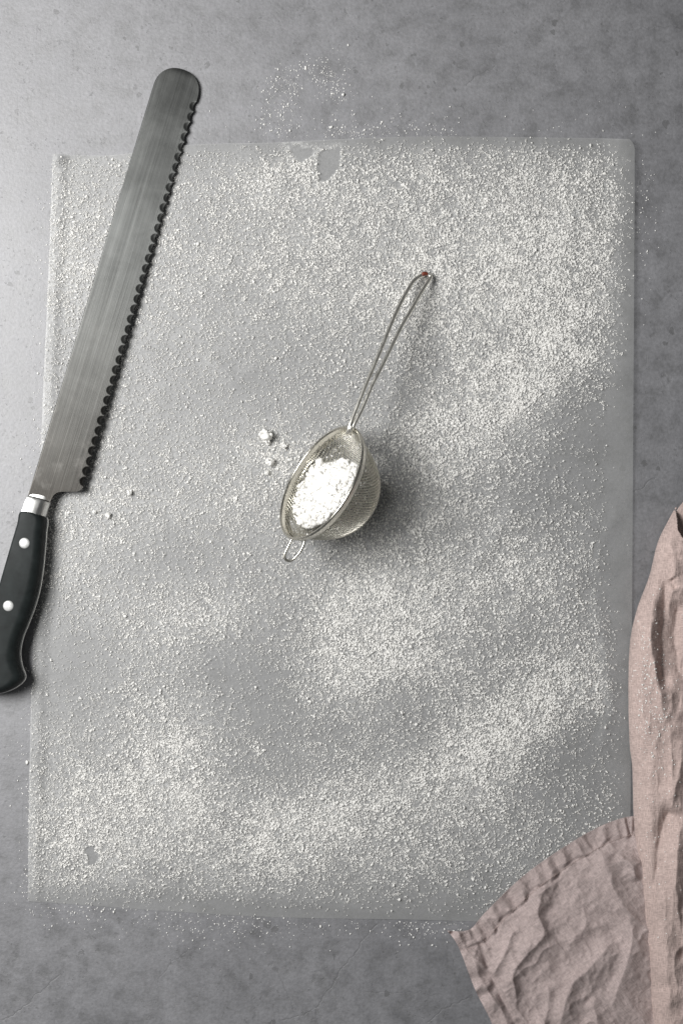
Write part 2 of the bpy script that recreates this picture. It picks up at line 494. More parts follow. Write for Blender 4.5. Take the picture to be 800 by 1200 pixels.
# ------------------------------------------------------------------ baking paper
nr, nc = 270, 210
tv = np.linspace(0, 1, nr); tu = np.linspace(0, 1, nc)
Lx, Ly = along(LEFT, tv); Rx, Ry = along(RIGHT, tv); Tx, Ty = along(TOP, tu); Bx, By = along(BOT, tu)
U, W = np.meshgrid(tu, tv)
def coons(Lc, Rc, Tc, Bc):
    return ((1 - U) * Lc[:, None] + U * Rc[:, None] + (1 - W) * Tc[None] + W * Bc[None]
            - ((1 - U) * (1 - W) * Lc[0] + U * (1 - W) * Rc[0] + (1 - U) * W * Lc[-1] + U * W * Rc[-1]))
gx = coons(Lx, Rx, Tx, Bx); gy = coons(Ly, Ry, Ty, By)
gz = paper_z(gx, gy)
X, Y, _ = P(gx.ravel(), gy.ravel()); Z = gz.ravel()
k = (CAM_H - Z) / CAM_H
me = new_mesh('baking_paper', np.stack([X * k, Y * k, Z], 1), grid_faces(nr, nc)[:, ::-1], mats=[M_PAPER])
film = density(gx, gy)
film = (film * 0.55 * (0.5 + fbm(gx, gy, 26, 31, 3))).clip(0, 1)
halo = np.exp(-(np.hypot(gx - 108, gy - 1003) / 13.0) ** 4) * 0.9
film = np.maximum(film, halo)
for poly in BARE:                                     # wiped patches with a pale smeared rim
    dp = polydist(gx, gy, list(poly) + [poly[0]])[0]
    inn = inside(gx, gy, poly)
    film = np.where(inn, 0.12, np.maximum(film, 0.7 * np.exp(-(dp / 5.0) ** 2)))
at = me.attributes.new('sugar_film', 'FLOAT', 'POINT')
at.data.foreach_set('value', film.ravel().astype(np.float32))
pap = obj('baking_paper', me)
md = pap.modifiers.new('thickness', 'SOLIDIFY'); md.thickness = 0.00012; md.offset = -1
pap.modifiers.remove(md)
tag(pap, 'large translucent sheet of baking paper under the dusting of sugar', 'baking paper')

# ------------------------------------------------------------------ grains
ICO_V, ICO_F = [], []
bm = bmesh.new(); bmesh.ops.create_icosphere(bm, subdivisions=1, radius=1.0)
ICO_V = np.array([v.co[:] for v in bm.verts]); ICO_F = np.array([[v.index for v in f.verts] for f in bm.faces]); bm.free()
OCT_V = np.array([(1, 0, 0), (-1, 0, 0), (0, 1, 0), (0, -1, 0), (0, 0, 1), (0, 0, -.6)], float)
OCT_F = np.array([(0, 2, 4), (2, 1, 4), (1, 3, 4), (3, 0, 4), (2, 0, 5), (1, 2, 5), (3, 1, 5), (0, 3, 5)])

def grains(name, px, py, z0, rad, base='ico', flat=0.75, wob=0.35):
    """one joined mesh of small irregular crumbs; z0 = surface height, rad in metres"""
    n = len(px)
    BV, BF = (ICO_V, ICO_F) if base == 'ico' else (OCT_V, OCT_F)
    m = len(BV)
    jit = 1 + wob * (rng.random((n, m, 1)) * 2 - 1)
    sx = rng.uniform(0.8, 1.75, n); sy = rng.uniform(0.7, 1.15, n); sz = rng.uniform(0.6, 1.15, n) * flat
    v = BV[None] * jit * np.stack([sx, sy, sz], 1)[:, None, :]
    a = rng.uniform(0, 2 * np.pi, n); c, s = np.cos(a)[:, None], np.sin(a)[:, None]
    x = v[..., 0] * c - v[..., 1] * s; y = v[..., 0] * s + v[..., 1] * c
    zz = v[..., 2] + (0.62 * sz)[:, None]
    k = (CAM_H - z0) / CAM_H
    X = ((px - 400) * PX * k)[:, None] + x * rad[:, None]
    Y = ((600 - py) * PX * k)[:, None] + y * rad[:, None]
    Zc = np.asarray(z0)[:, None] + zz * rad[:, None]
    verts = np.stack([X, Y, Zc], -1).reshape(-1, 3)
    faces = (BF[None] + (np.arange(n) * m)[:, None, None]).reshape(-1, 3)
    return obj(name, new_mesh(name, verts, faces, smooth=(base == 'ico'), mats=[M_SUGAR]))

FLAP_HEM = [(524, 1091), (549, 1090), (567, 1071), (597, 1041), (624, 1018), (665, 990), (702, 969), (732, 958), (748, 957)]
FLAP_SIDE = [(524, 1091), (537, 1110), (556, 1159), (575, 1197), (592, 1240), (600, 1262)]
FOLD_EDGE = [(860, 560), (812, 578), (800, 586), (789, 600), (771, 633), (760, 675), (745, 716), (737, 757), (735.5, 817), (737, 872), (740, 900), (742, 964), (749, 1028), (757, 1125), (764, 1196), (770, 1265)]
NAPKIN_POLY = [(526, 1093)] + FLAP_HEM[1:-1] + [(742, 955)] + FOLD_EDGE[10:4:-1] + FOLD_EDGE[4::-1] + [(900, 1300), (600, 1300)] + FLAP_SIDE[:0:-1]

def clump(px, py):
    a = fbm(px, py, 9, 3, 2); b = fbm(px, py, 30, 8, 2)
    return (0.55 + 0.95 * (a - 0.33).clip(0) * 2.0) * (0.68 + 0.62 * b)

N = 900000
px = rng.uniform(20, 750, N); py = rng.uniform(150, 1092, N)
d = density(px, py)
keep = rng.random(N) < 0.44 * (d ** 1.2) * clump(px, py)
keep &= inside(px, py, PAPER_POLY) & ~inside(px, py, NAPKIN_POLY)
px, py, d = px[keep], py[keep], d[keep]
# little worms: every crumb may carry one or two neighbours
ex, ey, ed = [px], [py], [d]
for q in range(2):
    m = rng.random(len(px)) < (0.40 if q == 0 else 0.20)
    a = rng.uniform(0, 2 * np.pi, m.sum()); rr = rng.uniform(0.8, 1.9, m.sum())
    ex.append(px[m] + np.cos(a) * rr); ey.append(py[m] + np.sin(a) * rr); ed.append(d[m])
px, py, d = map(np.concatenate, (ex, ey, ed))
keep = np.ones(len(px), bool)
for poly in BARE: keep &= ~inside(px, py, poly)
px, py, d = px[keep], py[keep], d[keep]
for pts, n in (([(334, 172), (345, 188), (352, 194), (364, 186), (374, 177)], 90), ([(371, 200), (373, 216), (384, 214), (398, 199)], 110), ([(120, 1001), (114, 1014), (103, 1016)], 30)):
    q = np.array(pts, float); t = rng.uniform(0, len(q) - 1, n)          # little banks along the wiped patches
    px = np.r_[px, np.interp(t, np.arange(len(q)), q[:, 0]) + rng.normal(0, 1.6, n)]
    py = np.r_[py, np.interp(t, np.arange(len(q)), q[:, 1]) + 1.5 + rng.normal(0, 1.6, n)]
    d = np.r_[d, np.full(n, 0.9)]
rad = np.exp(rng.normal(math.log(0.000280), 0.29, len(px))) * (0.88 + 0.30 * d)
rad *= np.interp(px, [40, 420, 720], [0.92, 1.0, 1.08])
big = rad > 0.00048
zp = paper_z(px, py)
g = grains('powdered_sugar', px[big], py[big], zp[big], rad[big], flat=0.8, wob=0.45)
tag(g, 'coarser crumbs of white powdered sugar scattered over the baking paper', 'sugar', kind='stuff')
g = grains('sugar_dust', px[~big], py[~big], zp[~big], rad[~big] * 1.1, base='oct', flat=0.85, wob=0.4)
tag(g, 'fine white sugar dust sifted unevenly over the whole baking paper', 'sugar', kind='stuff')
print('CRUMBS', big.sum(), (~big).sum())

# sugar that fell beside the sheet, on the table
tx, ty = [], []
def scatter(n, x0, y0, sx, sy):
    tx.append(rng.normal(x0, sx, n)); ty.append(rng.normal(y0, sy, n))
a = rng.uniform(math.radians(5), math.radians(165), 150)
rr = rng.normal(1.0, 0.16, 150)
tx.append(357 + 45 * rr * np.cos(a)); ty.append(122 - 42 * rr * np.sin(a))
scatter(90, 326, 128, 11, 13); scatter(60, 342, 100, 8, 8); scatter(130, 387, 95, 12, 15)
scatter(60, 330, 150, 16, 8); scatter(40, 398, 152, 14, 6)
n = 190; tx.append(rng.uniform(380, 540, n)); ty.append(164 - np.abs(rng.normal(0, 16, n)))
n = 40; tx.append(rng.uniform(230, 740, n)); ty.append(158 - np.abs(rng.normal(0, 25, n)))
n = 70; tx.append(746 + np.abs(rng.normal(0, 14, n))); ty.append(rng.normal(250, 50, n))
n = 260; tx.append(np.interp(u := rng.uniform(220, 1060, n), [180, 480, 850, 1056], [62, 50, 36, 33]) - np.abs(rng.normal(0, 11, n))); ty.append(u)
n = 230; tx.append(rng.normal(265, 50, n)); ty.append(1071 + np.abs(rng.normal(0, 19, n)))
n = 130; tx.append(rng.uniform(30, 200, n)); ty.append(1062 + np.abs(rng.normal(0, 14, n)))
n = 80; tx.append(rng.normal(505, 25, n)); ty.append(1080 + np.abs(rng.normal(0, 15, n)))
n = 60; tx.append(rng.uniform(330, 560, n)); ty.append(1080 + np.abs(rng.normal(0, 9, n)))
tx = np.concatenate(tx); ty = np.concatenate(ty)
keep = ~inside(tx, ty, PAPER_POLY) & ~inside(tx, ty, NAPKIN_POLY)
tx, ty = tx[keep], ty[keep]
g = grains('spilled_sugar', tx, ty, np.zeros(len(tx)), np.exp(rng.normal(math.log(0.00026), 0.36, len(tx))))
tag(g, 'stray white sugar specks spilled on the bare grey tabletop around the paper', 'sugar', kind='stuff')

# ------------------------------------------------------------------ displaced lump
def rough_ball(r, rg, sub=3, amp=0.3):
    """an uneven, knobbly ball: vertices (n,3) and triangles"""
    bm = bmesh.new(); bmesh.ops.create_icosphere(bm, subdivisions=sub, radius=1.0)
    co = np.array([v.co[:] for v in bm.verts]); fc = np.array([[v.index for v in f.verts] for f in bm.faces]); bm.free()
    h = np.ones(len(co))
    for q in range(26):
        dr = rg.normal(size=3); dr /= np.linalg.norm(dr)
        w = rg.uniform(0.03, 0.22)
        h += amp * rg.uniform(-0.9, 0.7) * np.exp(-((1 - co @ dr) / w))
    h += 0.035 * rg.normal(size=len(co))
    return co * h.clip(0.5, 1.5)[:, None] * r * rg.uniform(0.8, 1.15, 3), fc

def lump_mesh(name, r, seed):
    rg = np.random.default_rng(seed)
    v, f = rough_ball(r * 0.9, rg, 4, 0.5)
    VV, FF, n = [v], [f], len(v)
    for q in range(rg.integers(22, 34)):                    # crumbs stuck to it and fallen at its foot
        a = rg.uniform(0, 6.283); rr = r * rg.uniform(0.10, 0.36); e = rg.uniform(-0.8, 0.9)
        d = r * rg.uniform(0.75, 1.3 if e < -0.2 else 0.95)
        v, f = rough_ball(rr, rg, 2)
        v = v + np.array([math.cos(a) * d * math.cos(e), math.sin(a) * d * math.cos(e), max(math.sin(e) * d, -0.75 * r)])
        VV.append(v); FF.append(f + n); n += len(v)
    v = np.concatenate(VV)
    return new_mesh(name, v, np.concatenate(FF), mats=[M_SUGAR]), v[:, 2].min()

for x, y, r, lab in ((312, 511, 7.6, 'largest round white sugar lump on the paper, left of the sieve rim'),
                     (316.5, 541, 5.0, 'crumbly mid-sized white sugar lump on the paper, below the largest lump'),
                     (333, 522, 3.9, 'small white sugar lump on the paper, between the largest lump and the sieve'),
                     (313, 554, 2.9, 'tiny white sugar lump on the paper, lowest of those left of the sieve'),
                     (126.5, 604, 3.3, 'small bright sugar lump on the paper, right of the knife bolster'),
                     (152, 577, 3.2, 'small pale sugar lump on the paper, just right of the blade heel'),
                     (111, 600, 2.4, 'tiny pale sugar lump on the paper, closest to the knife bolster')):
    me, zmin = lump_mesh('sugar_lump', r * PX, int(x))
    o = obj('sugar_lump', me)
    z = float(paper_z(np.array([x]), np.array([y]))[0])
    o.location = V(x, y, z - zmin * 0.9 - 0.0001)
    tag(o, lab, 'sugar lump', 'sugar lumps lying on the paper')

# ------------------------------------------------------------------ bread knife
SP0 = np.array([34.0, 579.0]); AX = np.array([0.2917, -0.9565]); PR = np.array([0.9565, 0.2917])   # photo axes: along, across (to the cutting edge)
Z_TIP, Z_SLOPE = 0.0016, 0.0000108         # height of the tang plane at the tip, and rise per pixel towards the butt
def knife_z(s): return Z_TIP + (529 - s) * Z_SLOPE
def kpt(s, w, dz):
    s = np.asarray(s, float); w = np.asarray(w, float)
    px = SP0[0] + AX[0] * s + PR[0] * w; py = SP0[1] + AX[1] * s + PR[1] * w
    zb = knife_z(s); kk = (CAM_H - zb) / CAM_H
    return np.stack([(px - 400) * PX * kk, (600 - py) * PX * kk, zb + dz], -1)
def pk(px, py):
    d = np.stack([np.asarray(px, float) - SP0[0], np.asarray(py, float) - SP0[1]], -1)
    return d @ AX, d @ PR

knife = empty('bread_knife', V(40, 590, 0.0))
tag(knife, 'long serrated bread knife with a rounded tip and black riveted handle', 'knife')

PITCH, S0, NT_ = 12.37, 27.0, 38
s_a = np.r_[np.linspace(-4, 26, 22), np.linspace(27, 27 + PITCH * NT_, NT_ * 16 + 1)]
th = np.linspace(0, 1, 40)[1:]
s_b = 27 + PITCH * NT_ + (528.5 - 27 - PITCH * NT_) * np.sin(th * np.pi / 2)
S = np.r_[s_a, s_b]
w_hi = np.interp(S, [-4, 2, 7, 11, 13.5, 16, 19, 23, 27, 500], [27.0, 27.3, 28.5, 31, 35, 43, 53, 58.0, 58.9, 53.8])
w_lo = np.zeros_like(S)
ce = 27.0
tipf = np.clip((S - 500) / 28.5, 0, 1)
hw = (1 - tipf ** 2.25).clip(0) ** (1 / 2.25)
w_lo = np.where(S > 500, ce - 27.0 * hw, w_lo); w_hi = np.where(S > 500, ce + 26.8 * hw, w_hi)
ph = ((S - S0) / PITCH) % 1.0
serr = (S >= S0) & (S <= S0 + PITCH * NT_)
w_hi = w_hi - np.where(serr, 2.0 * (1 - (2 * ph - 1) ** 2), 0)
vv = np.r_[np.linspace(0, 0.04, 4)[:-1], np.linspace(0.04, 0.80, 10)[:-1], np.linspace(0.80, 1.0, 24)]
Sg = np.repeat(S[:, None], len(vv), 1)
Wg = w_lo[:, None] + (w_hi - w_lo)[:, None] * vv[None]
t_half = 0.00130 - 0.00020 * vv[None] - 0.00035 * np.clip((Sg) / 528, 0, 1)
dspine = (vv[None] * 58).clip(0, 1.2) / 1.2
t_top = t_half * (0.55 + 0.45 * np.sqrt(1 - (1 - dspine) ** 2))
edge_full = np.interp(Sg, [-4, 27, 500, 529], [59, 58.9, 53.8, 54])
wavy = 0.6 * np.sin(np.floor((Sg - S0) / PITCH) * 2.4)
q = np.sqrt(((((Sg - S0) / PITCH) % 1.0 - 0.5) * PITCH / 5.75) ** 2 + ((Wg - edge_full - 0.4) / (6.3 + wavy)) ** 2)
holl = np.where(serr[:, None] & (q < 1), 0.28 + 0.72 * np.clip(q, 0, 1) ** 2.0, 1.0)
t_top = t_top * holl 
rim = np.where(S > 500, 1 - tipf ** 8, 1.0)[:, None]
t_top = t_top * (0.4 + 0.6 * rim)
top = kpt(Sg, Wg, t_top); bot = kpt(Sg, Wg, -t_half * 0.9)
nr, nc = Sg.shape
f1 = grid_faces(nr, nc)
verts = np.concatenate([top.reshape(-1, 3), bot.reshape(-1, 3)])
f2 = f1[:, ::-1] + nr * nc
ring = np.r_[np.arange(nc), np.arange(1, nr) * nc + nc - 1, (nr - 1) * nc + np.arange(nc - 2, -1, -1), np.arange(nr - 2, 0, -1) * nc]
f3 = np.stack([ring, ring + nr * nc, np.roll(ring, -1) + nr * nc, np.roll(ring, -1)], 1)
uvb = np.stack([Sg.ravel() * PX, Wg.ravel() * PX], 1)
me = new_mesh('blade', verts, np.concatenate([f1, f2, f3]), sharp=32, mats=[M_BLADE], uv=np.concatenate([uvb, uvb]))
bm = bmesh.new(); bm.from_mesh(me); bmesh.ops.recalc_face_normals(bm, faces=bm.faces); bm.to_mesh(me); bm.free()
obj('blade', me, knife)

# bolster: round-shouldered collar between blade and handle
secs = []
for s, h, wl, wr in ((2.0, 0.0012, 0.3, 27.2), (-1.6, 0.0014, 0.2, 27.4), (-2.0, 0.0052, 0.0, 27.6), (-2.6, 0.0062, -0.1, 27.6), (-4.0, 0.0066, -0.2, 27.5), (-12, 0.0070, -0.6, 27.2), (-26.5, 0.0075, -1.0, 27.6)):
    prof = []
    wl_t = wl + 1.5; wr_t = wl + (wr - wl) * 0.74
    for (w, z) in ((wl, 0.0), (wl + 0.3, 0.55 * h), (wl_t, 0.93 * h), (wl_t + 3, h), (wr_t - 3, h), (wr_t, 0.92 * h), (wr - 2.2, 0.55 * h), (wr, 0.16 * h)):
        prof.append((w, z))
    full = prof + [(w, -z) for w, z in prof[::-1][:-1]]
    secs.append([kpt(s + 1.3 * math.sin((w - wl) / (wr - wl) * math.pi) * (1 if s > -4 else 0), w, z) for w, z in full])
n = len(secs[0]); verts = [p for sc_ in secs for p in sc_]
faces = [(i * n + k, i * n + (k + 1) % n, (i + 1) * n + (k + 1) % n, (i + 1) * n + k) for i in range(len(secs) - 1) for k in range(n)]
faces += [tuple(range(n))[::-1], tuple(range((len(secs) - 1) * n, len(secs) * n))]
me = new_mesh('bolster', verts, faces, sharp=35, mats=[M_STEEL])
bm = bmesh.new(); bm.from_mesh(me); bmesh.ops.recalc_face_normals(bm, faces=bm.faces); bm.to_mesh(me); bm.free()
obj('bolster', me, knife)

HANDLE = [((54, 605), (45.5, 606)), ((54.5, 625), (44, 626)), ((53, 645), (43, 646)), ((51, 665), (41, 662)), ((47, 690), (36.5, 684)), ((41, 711), (30, 706)), ((34, 730), (22, 729)),
          ((27, 748), (15, 750)), ((24, 765), (12, 768)), ((26, 780), (14, 780)), ((30, 792), (18, 790)), ((27, 799), (16, 796)), ((18, 806), (9, 802)), ((6, 811), (0, 806)),
          ((-8, 813), (-10, 807)), ((-24, 812), (-22, 805)), ((-34, 806), (-30, 799)), ((-38, 796), (-34, 790)), ((-33, 780), (-29.5, 780)), ((-24, 764), (-20.5, 764)), ((-12, 729), (-8.5, 729)),
          ((0, 690), (3.5, 690)), ((13, 645), (16.5, 645)), ((22, 615), (25.5, 615)), ((27.5, 599), (30, 600))]
oc = crom([a for a, b in HANDLE], 5, True); ic = crom([b for a, b in HANDLE], 5, True)
oc[:3] = oc[:3]
def handle_shell(name, levels, mat, sharp=40):
    rings = []
    for f, dz in levels:
        pts = oc + (ic - oc) * f
        s, w = pk(pts[:, 0], pts[:, 1])
        rings.append(kpt(s, w, dz))
    n = len(oc)
    verts = np.concatenate(rings)
    faces = [(i * n + k, i * n + (k + 1) % n, (i + 1) * n + (k + 1) % n, (i + 1) * n + k) for i in range(len(rings) - 1) for k in range(n)]
    faces += [tuple(range(n)), tuple(range((len(rings) - 1) * n, len(rings) * n))]
    me = new_mesh(name, verts, faces, sharp=sharp, mats=[mat])
    bm = bmesh.new(); bm.from_mesh(me); bmesh.ops.recalc_face_normals(bm, faces=bm.faces); bm.to_mesh(me); bm.free()
    return obj(name, me, knife)
up = [(0.05, 0.0011), (0.06, 0.0035), (0.22, 0.0058), (0.55, 0.0074), (0.85, 0.0081), (1.02, 0.0083), (1.2, 0.00835)]
handle_shell('handle_scale', up, M_BLACK)
handle_shell('handle_scale', [(f, -z * 0.86) for f, z in up], M_BLACK)
handle_shell('tang', [(0.04, -0.0011), (-0.11, -0.0009), (-0.12, 0.0002), (-0.06, 0.0008), (0.06, 0.0011)], M_STEEL)
def dome(name, c, r, h, mat, rings=5, seg=28):
    verts = []; 
    prof = [(1.0, -0.6 * h), (1.0, 0.15 * h), (0.93, 0.5 * h), (0.7, 0.8 * h), (0.35, 0.95 * h)]
    for f, z in prof:
        for k in range(seg):
            a = 2 * math.pi * k / seg
            verts.append((c.x + r * f * math.cos(a), c.y + r * f * math.sin(a), c.z + z))
    verts.append((c.x, c.y, c.z + h))
    faces = [(i * seg + k, i * seg + (k + 1) % seg, (i + 1) * seg + (k + 1) % seg, (i + 1) * seg + k) for i in range(len(prof) - 1) for k in range(seg)]
    faces += [((len(prof) - 1) * seg + k, (len(prof) - 1) * seg + (k + 1) % seg, len(verts) - 1) for k in range(seg)]
    return new_mesh(name, verts, faces, sharp=50, mats=[mat])
for x, y in ((29, 636.5), (10.2, 710)):
    s, w = pk(x, y)
    zt = float(knife_z(s)) + 0.0083
    kk = (CAM_H - zt) / CAM_H
    c = Vector(((x - 400) * PX * kk, (600 - y) * PX * kk, zt))
    obj('rivet', dome('rivet', c, 6.2 * PX, 0.0007, M_RIVET), knife)

# ------------------------------------------------------------------ little sieve
TH = math.acos(0.475)
nn = Vector((0.8587, -0.5126, 0))                 # to the right and a little down: the bowl points this way
mm = Vector((0.5126, 0.8587, 0))                  # towards the handle
NV = (-nn * math.sin(TH) + Vector((0, 0, 1)) * math.cos(TH)).normalized()      # out of the opening
E2 = (nn * math.cos(TH) + Vector((0, 0, 1)) * math.sin(TH)).normalized()
R = 0.0354; DEPTH = 0.0340; BAND = 0.0044
def rad_at(d):
    f = np.asarray(d, float) / DEPTH
    return R * 0.985 * (1 - 0.40 * f) * np.sqrt((1 - f.clip(0, 1) ** 5.0).clip(0))
# lowest point decides the height of the rim centre
dd = np.linspace(0, DEPTH, 80); lows = []
for d_ in dd: lows.append(-d_ * NV.z - float(rad_at(d_)) * math.sin(TH))
CZ = max(-min(lows), (R + 0.0012) * math.sin(TH)) + 0.0011
C0 = V(376.0, 565.4, CZ)
def sv(d, r, a):
    return C0 - NV * d + (mm * math.cos(a) + E2 * math.sin(a)) * r

sieve = empty('sugar_sieve', V(395, 575, 0.001))
tag(sieve, 'small steel wire tea strainer lying tipped on its side in mid-sheet', 'sieve')

# rolled rim with the band below it
prof = []
for k in range(13):
    a = math.pi * (1.0 - k / 12 * 1.25)
    prof.append((R + 0.0009 * math.cos(a), -0.0009 * math.sin(a)))
prof = [(R - 0.0013, BAND * 0.75)] + prof + [(R + 0.0002, 0.0022), (float(rad_at(BAND)) + 0.0006, BAND), (float(rad_at(BAND)) + 0.0001, BAND + 0.0002)]
seg = 96; verts = []
for r_, d_ in prof:
    for k in range(seg): verts.append(sv(d_, r_, 2 * math.pi * k / seg))
faces = [(i * seg + k, i * seg + (k + 1) % seg, (i + 1) * seg + (k + 1) % seg, (i + 1) * seg + k) for i in range(len(prof) - 1) for k in range(seg)]
obj('rim', new_mesh('rim', verts, faces, sharp=45, mats=[M_RIM]), sieve)

# woven bowl: straight wires of a flat gauze pressed into the bowl
ds = np.linspace(BAND * 0.5, DEPTH, 400); rs = rad_at(ds)
arc = np.r_[0, np.cumsum(np.hypot(np.diff(ds), np.diff(rs)))]; SA = arc[-1]
def gauze(x, y, off):
    rho = np.hypot(x, y); a = np.arctan2(y, x)
    back = SA - rho
    d_ = np.interp(back, arc, ds); r_ = np.interp(back, arc, rs)
    d_ = d_ + off; 
    m_ = np.array(mm); e_ = np.array(E2); n_ = np.array(NV); c_ = np.array(C0)
    return c_ - n_ * d_[:, None] + (m_ * np.cos(a)[:, None] + e_ * np.sin(a)[:, None]) * r_[:, None]
GP = 0.00185; WR = 0.00024
verts = []; faces = []
base_i = 0
VV = []; FF = []
rot = math.radians(20)
for fam in range(2):
    for q in np.arange(-SA + GP / 2, SA, GP):
        L = math.sqrt(max(SA * SA - q * q, 0))
        npt = max(6, int(2 * L / 0.0011))
        t = np.linspace(-L, L, npt)
        xx, yy = (t, np.full(npt, q)) if fam == 0 else (np.full(npt, q), t)
        xr = xx * math.cos(rot) - yy * math.sin(rot); yr = xx * math.sin(rot) + yy * math.cos(rot)
        pth = gauze(xr, yr, 0.00012 * (1 if fam else -1) * np.cos(np.arange(npt) * math.pi))
        tg = np.gradient(pth, axis=0); tg /= np.linalg.norm(tg, axis=1)[:, None] + 1e-12
        axis_pt = np.array(C0) - np.array(NV) * 0.012
        outw = pth - axis_pt; outw -= tg * (outw * tg).sum(1)[:, None]; outw /= np.linalg.norm(outw, axis=1)[:, None] + 1e-12
        bn = np.cross(tg, outw)
        ringv = np.stack([pth + outw * WR, pth + bn * WR, pth - outw * WR, pth - bn * WR], 1)
        VV.append(ringv.reshape(-1, 3))
        i = np.arange(npt - 1)[:, None] * 4; k4 = np.arange(4)[None]
        f = np.stack([i + k4, i + (k4 + 1) % 4, i + 4 + (k4 + 1) % 4, i + 4 + k4], -1).reshape(-1, 4) + base_i
        FF.append(f); base_i += npt * 4
gm = new_mesh('mesh_bowl', np.concatenate(VV), np.concatenate(FF), mats=[M_MESH])
o = obj('mesh_bowl', gm, sieve); o['kind'] = 'stuff'
print('gauze faces', len(gm.polygons))

# wire handle: one loop, both ends soldered to the rim
zA = CZ + 0.004; zT = 0.0035
def hz(x, y):
    t = np.clip(math.hypot(x - 411, y - 498) / math.hypot(501 - 411, 321 - 498), 0, 1)
    return zA + (zT - zA) * t + 0.004 * math.sin(t * math.pi)
lw = [(408, 506), (410, 498), (418, 477), (428.5, 450.5), (439, 426), (448.5, 403), (460, 375), (468.8, 356), (479, 337), (485.4, 328), (495, 321.5)]
rw = [(501, 321.5), (504.3, 325), (500, 332), (491.5, 345.5), (481, 364), (470.5, 382), (460, 403), (447.8, 428), (435.5, 452), (425, 477), (414.5, 498), (411, 506)]
pts = [(x, y) for x, y in lw] + [(498.5, 320.4)] + rw
path = crom([tuple(V(x, y, hz(x, y))) for x, y in pts], 6)
hv, hf = tube(path, 0.00110, 10)
obj('handle', new_mesh('handle', hv, hf, mats=[M_WIRE]), sieve)
# collar where the wires meet the rim
cp = [V(x, y, hz(x, y) - 0.0006) for x, y in ((408, 509), (411, 501), (413, 495))]
tv_, tf_ = tube(cp, [0.0016, 0.0021, 0.0014], 10)
obj('ferrule', new_mesh('ferrule', tv_, tf_, mats=[M_WIRE]), sieve)
# reddish residue on the bend
rv, rf = tube([V(493, 322.6, hz(493, 322.6) + 0.0003), V(496, 321, hz(496, 321) + 0.0005), V(499, 320.4, hz(499, 320) + 0.0005), V(502, 322.5, hz(502, 322.5) + 0.0003)], [0.0007, 0.0013, 0.0012, 0.0006], 8)
tag(obj('residue', new_mesh('residue', rv, rf, mats=[M_RED]), sieve), 'dried reddish-brown spot on the tip of the handle')
# rest hook opposite the handle
zh = CZ - 0.001
hk = [(346, 629), (341.5, 633), (335.5, 645), (333.5, 650), (334, 655), (338, 657.3), (343.5, 655.5), (350, 648.5), (354.5, 641), (357, 633), (357.5, 629)]
path = crom([tuple(V(x, y, zh - 0.0006 * (y - 629) / 28)) for x, y in hk], 6)
hv, hf = tube(path, 0.00075, 8)
obj('rest_hook', new_mesh('rest_hook', hv, hf, mats=[M_RIM]), sieve)

# ------------------------------------------------------------------ heap of sugar inside the sieve
heap = empty('sugar_heap', C0 - NV * 0.012)
tag(heap, 'crumbly heap of bright white powdered sugar filling the tipped sieve', 'sugar heap')
hp = [(335, 558), (342, 548), (353, 544), (362, 538), (372, 540), (380, 542), (390, 541), (404, 538), (415, 541), (419, 548), (417, 560), (411, 575), (402, 590), (393, 601), (380, 612), (366, 619), (355, 618), (342, 610), (334, 603), (331, 590), (331, 574)]
hp = np.array(hp, float)
# heap mound: the surface under the crumbs, a displaced disc sitting inside the bowl
def plane_pt(x, y, depth):
    """point at photo position (x, y) lying on the plane 'depth' below the rim plane"""
    o_ = Vector((0, 0, CAM_H)); dirv = V(x, y, 0.0) - o_
    q = C0 - NV * depth
    t = (q - o_).dot(NV) / dirv.dot(NV)
    return o_ + dirv * t
hc = hp.mean(0)
rings = 14; n = 63
hpp = crom(hp, 3, True); verts = []
for i in range(rings + 1):
    f = i / rings
    for k in range(len(hpp)):
        p = hc + (hpp[k] - hc) * f
        rough = 0.0022 * (fbm(np.array([p[0]]), np.array([p[1]]), 9, 41, 3)[0] - 0.5) * 2
        dep = 0.0062 + 0.004 * f ** 3 - rough
        verts.append(plane_pt(p[0], p[1], dep))
m = len(hpp)
for k in range(m):                                   # skirt going down to the gauze
    p = hc + (hpp[k] - hc) * 0.92
    verts.append(plane_pt(p[0], p[1], 0.016))
faces = [(i * m + k, i * m + (k + 1) % m, (i + 1) * m + (k + 1) % m, (i + 1) * m + k) for i in range(rings + 1) for k in range(m)]
obj('mound', new_mesh('mound', verts, faces, mats=[M_SUGAR]), heap)
# crumbs and clods on it
CV, CF = [], []; bi = 0
cnt = 0
PVs = [rough_ball(1.0, np.random.default_rng(100 + q), 3 if q < 4 else 2, 0.42) for q in range(10)]
def add_clod(c, r):
    global bi
    pv, pf = PVs[rng.integers(4) if r > 0.0011 else 4 + rng.integers(6)]
    q = rng.normal(size=(3, 3)); q, _ = np.linalg.qr(q)
    v_ = (pv * rng.uniform(0.75, 1.2, 3)) @ q.T * r + np.array(c)
    CV.append(v_); CF.append(pf + bi); bi += len(v_)
xs, ys = hp[:, 0], hp[:, 1]
while cnt < 700:
    x = rng.uniform(330, 420); y = rng.uniform(536, 622)
    if not inside(np.array([x]), np.array([y]), hp)[0]: continue
    dedge = polydist(np.array([x]), np.array([y]), [tuple(p) for p in hp] + [tuple(hp[0])])[0][0]
    if cnt < 40: r = rng.uniform(0.0016, 0.0025)
    elif cnt < 220: r = rng.uniform(0.0011, 0.0019)
    else: r = rng.uniform(0.0005, 0.0012)
    if dedge * PX < r * 0.4: continue
    add_clod(plane_pt(x, y, 0.0062 + 0.0035 * math.exp(-dedge / 6) - rng.uniform(-0.2, 0.6) * r), r); cnt += 1
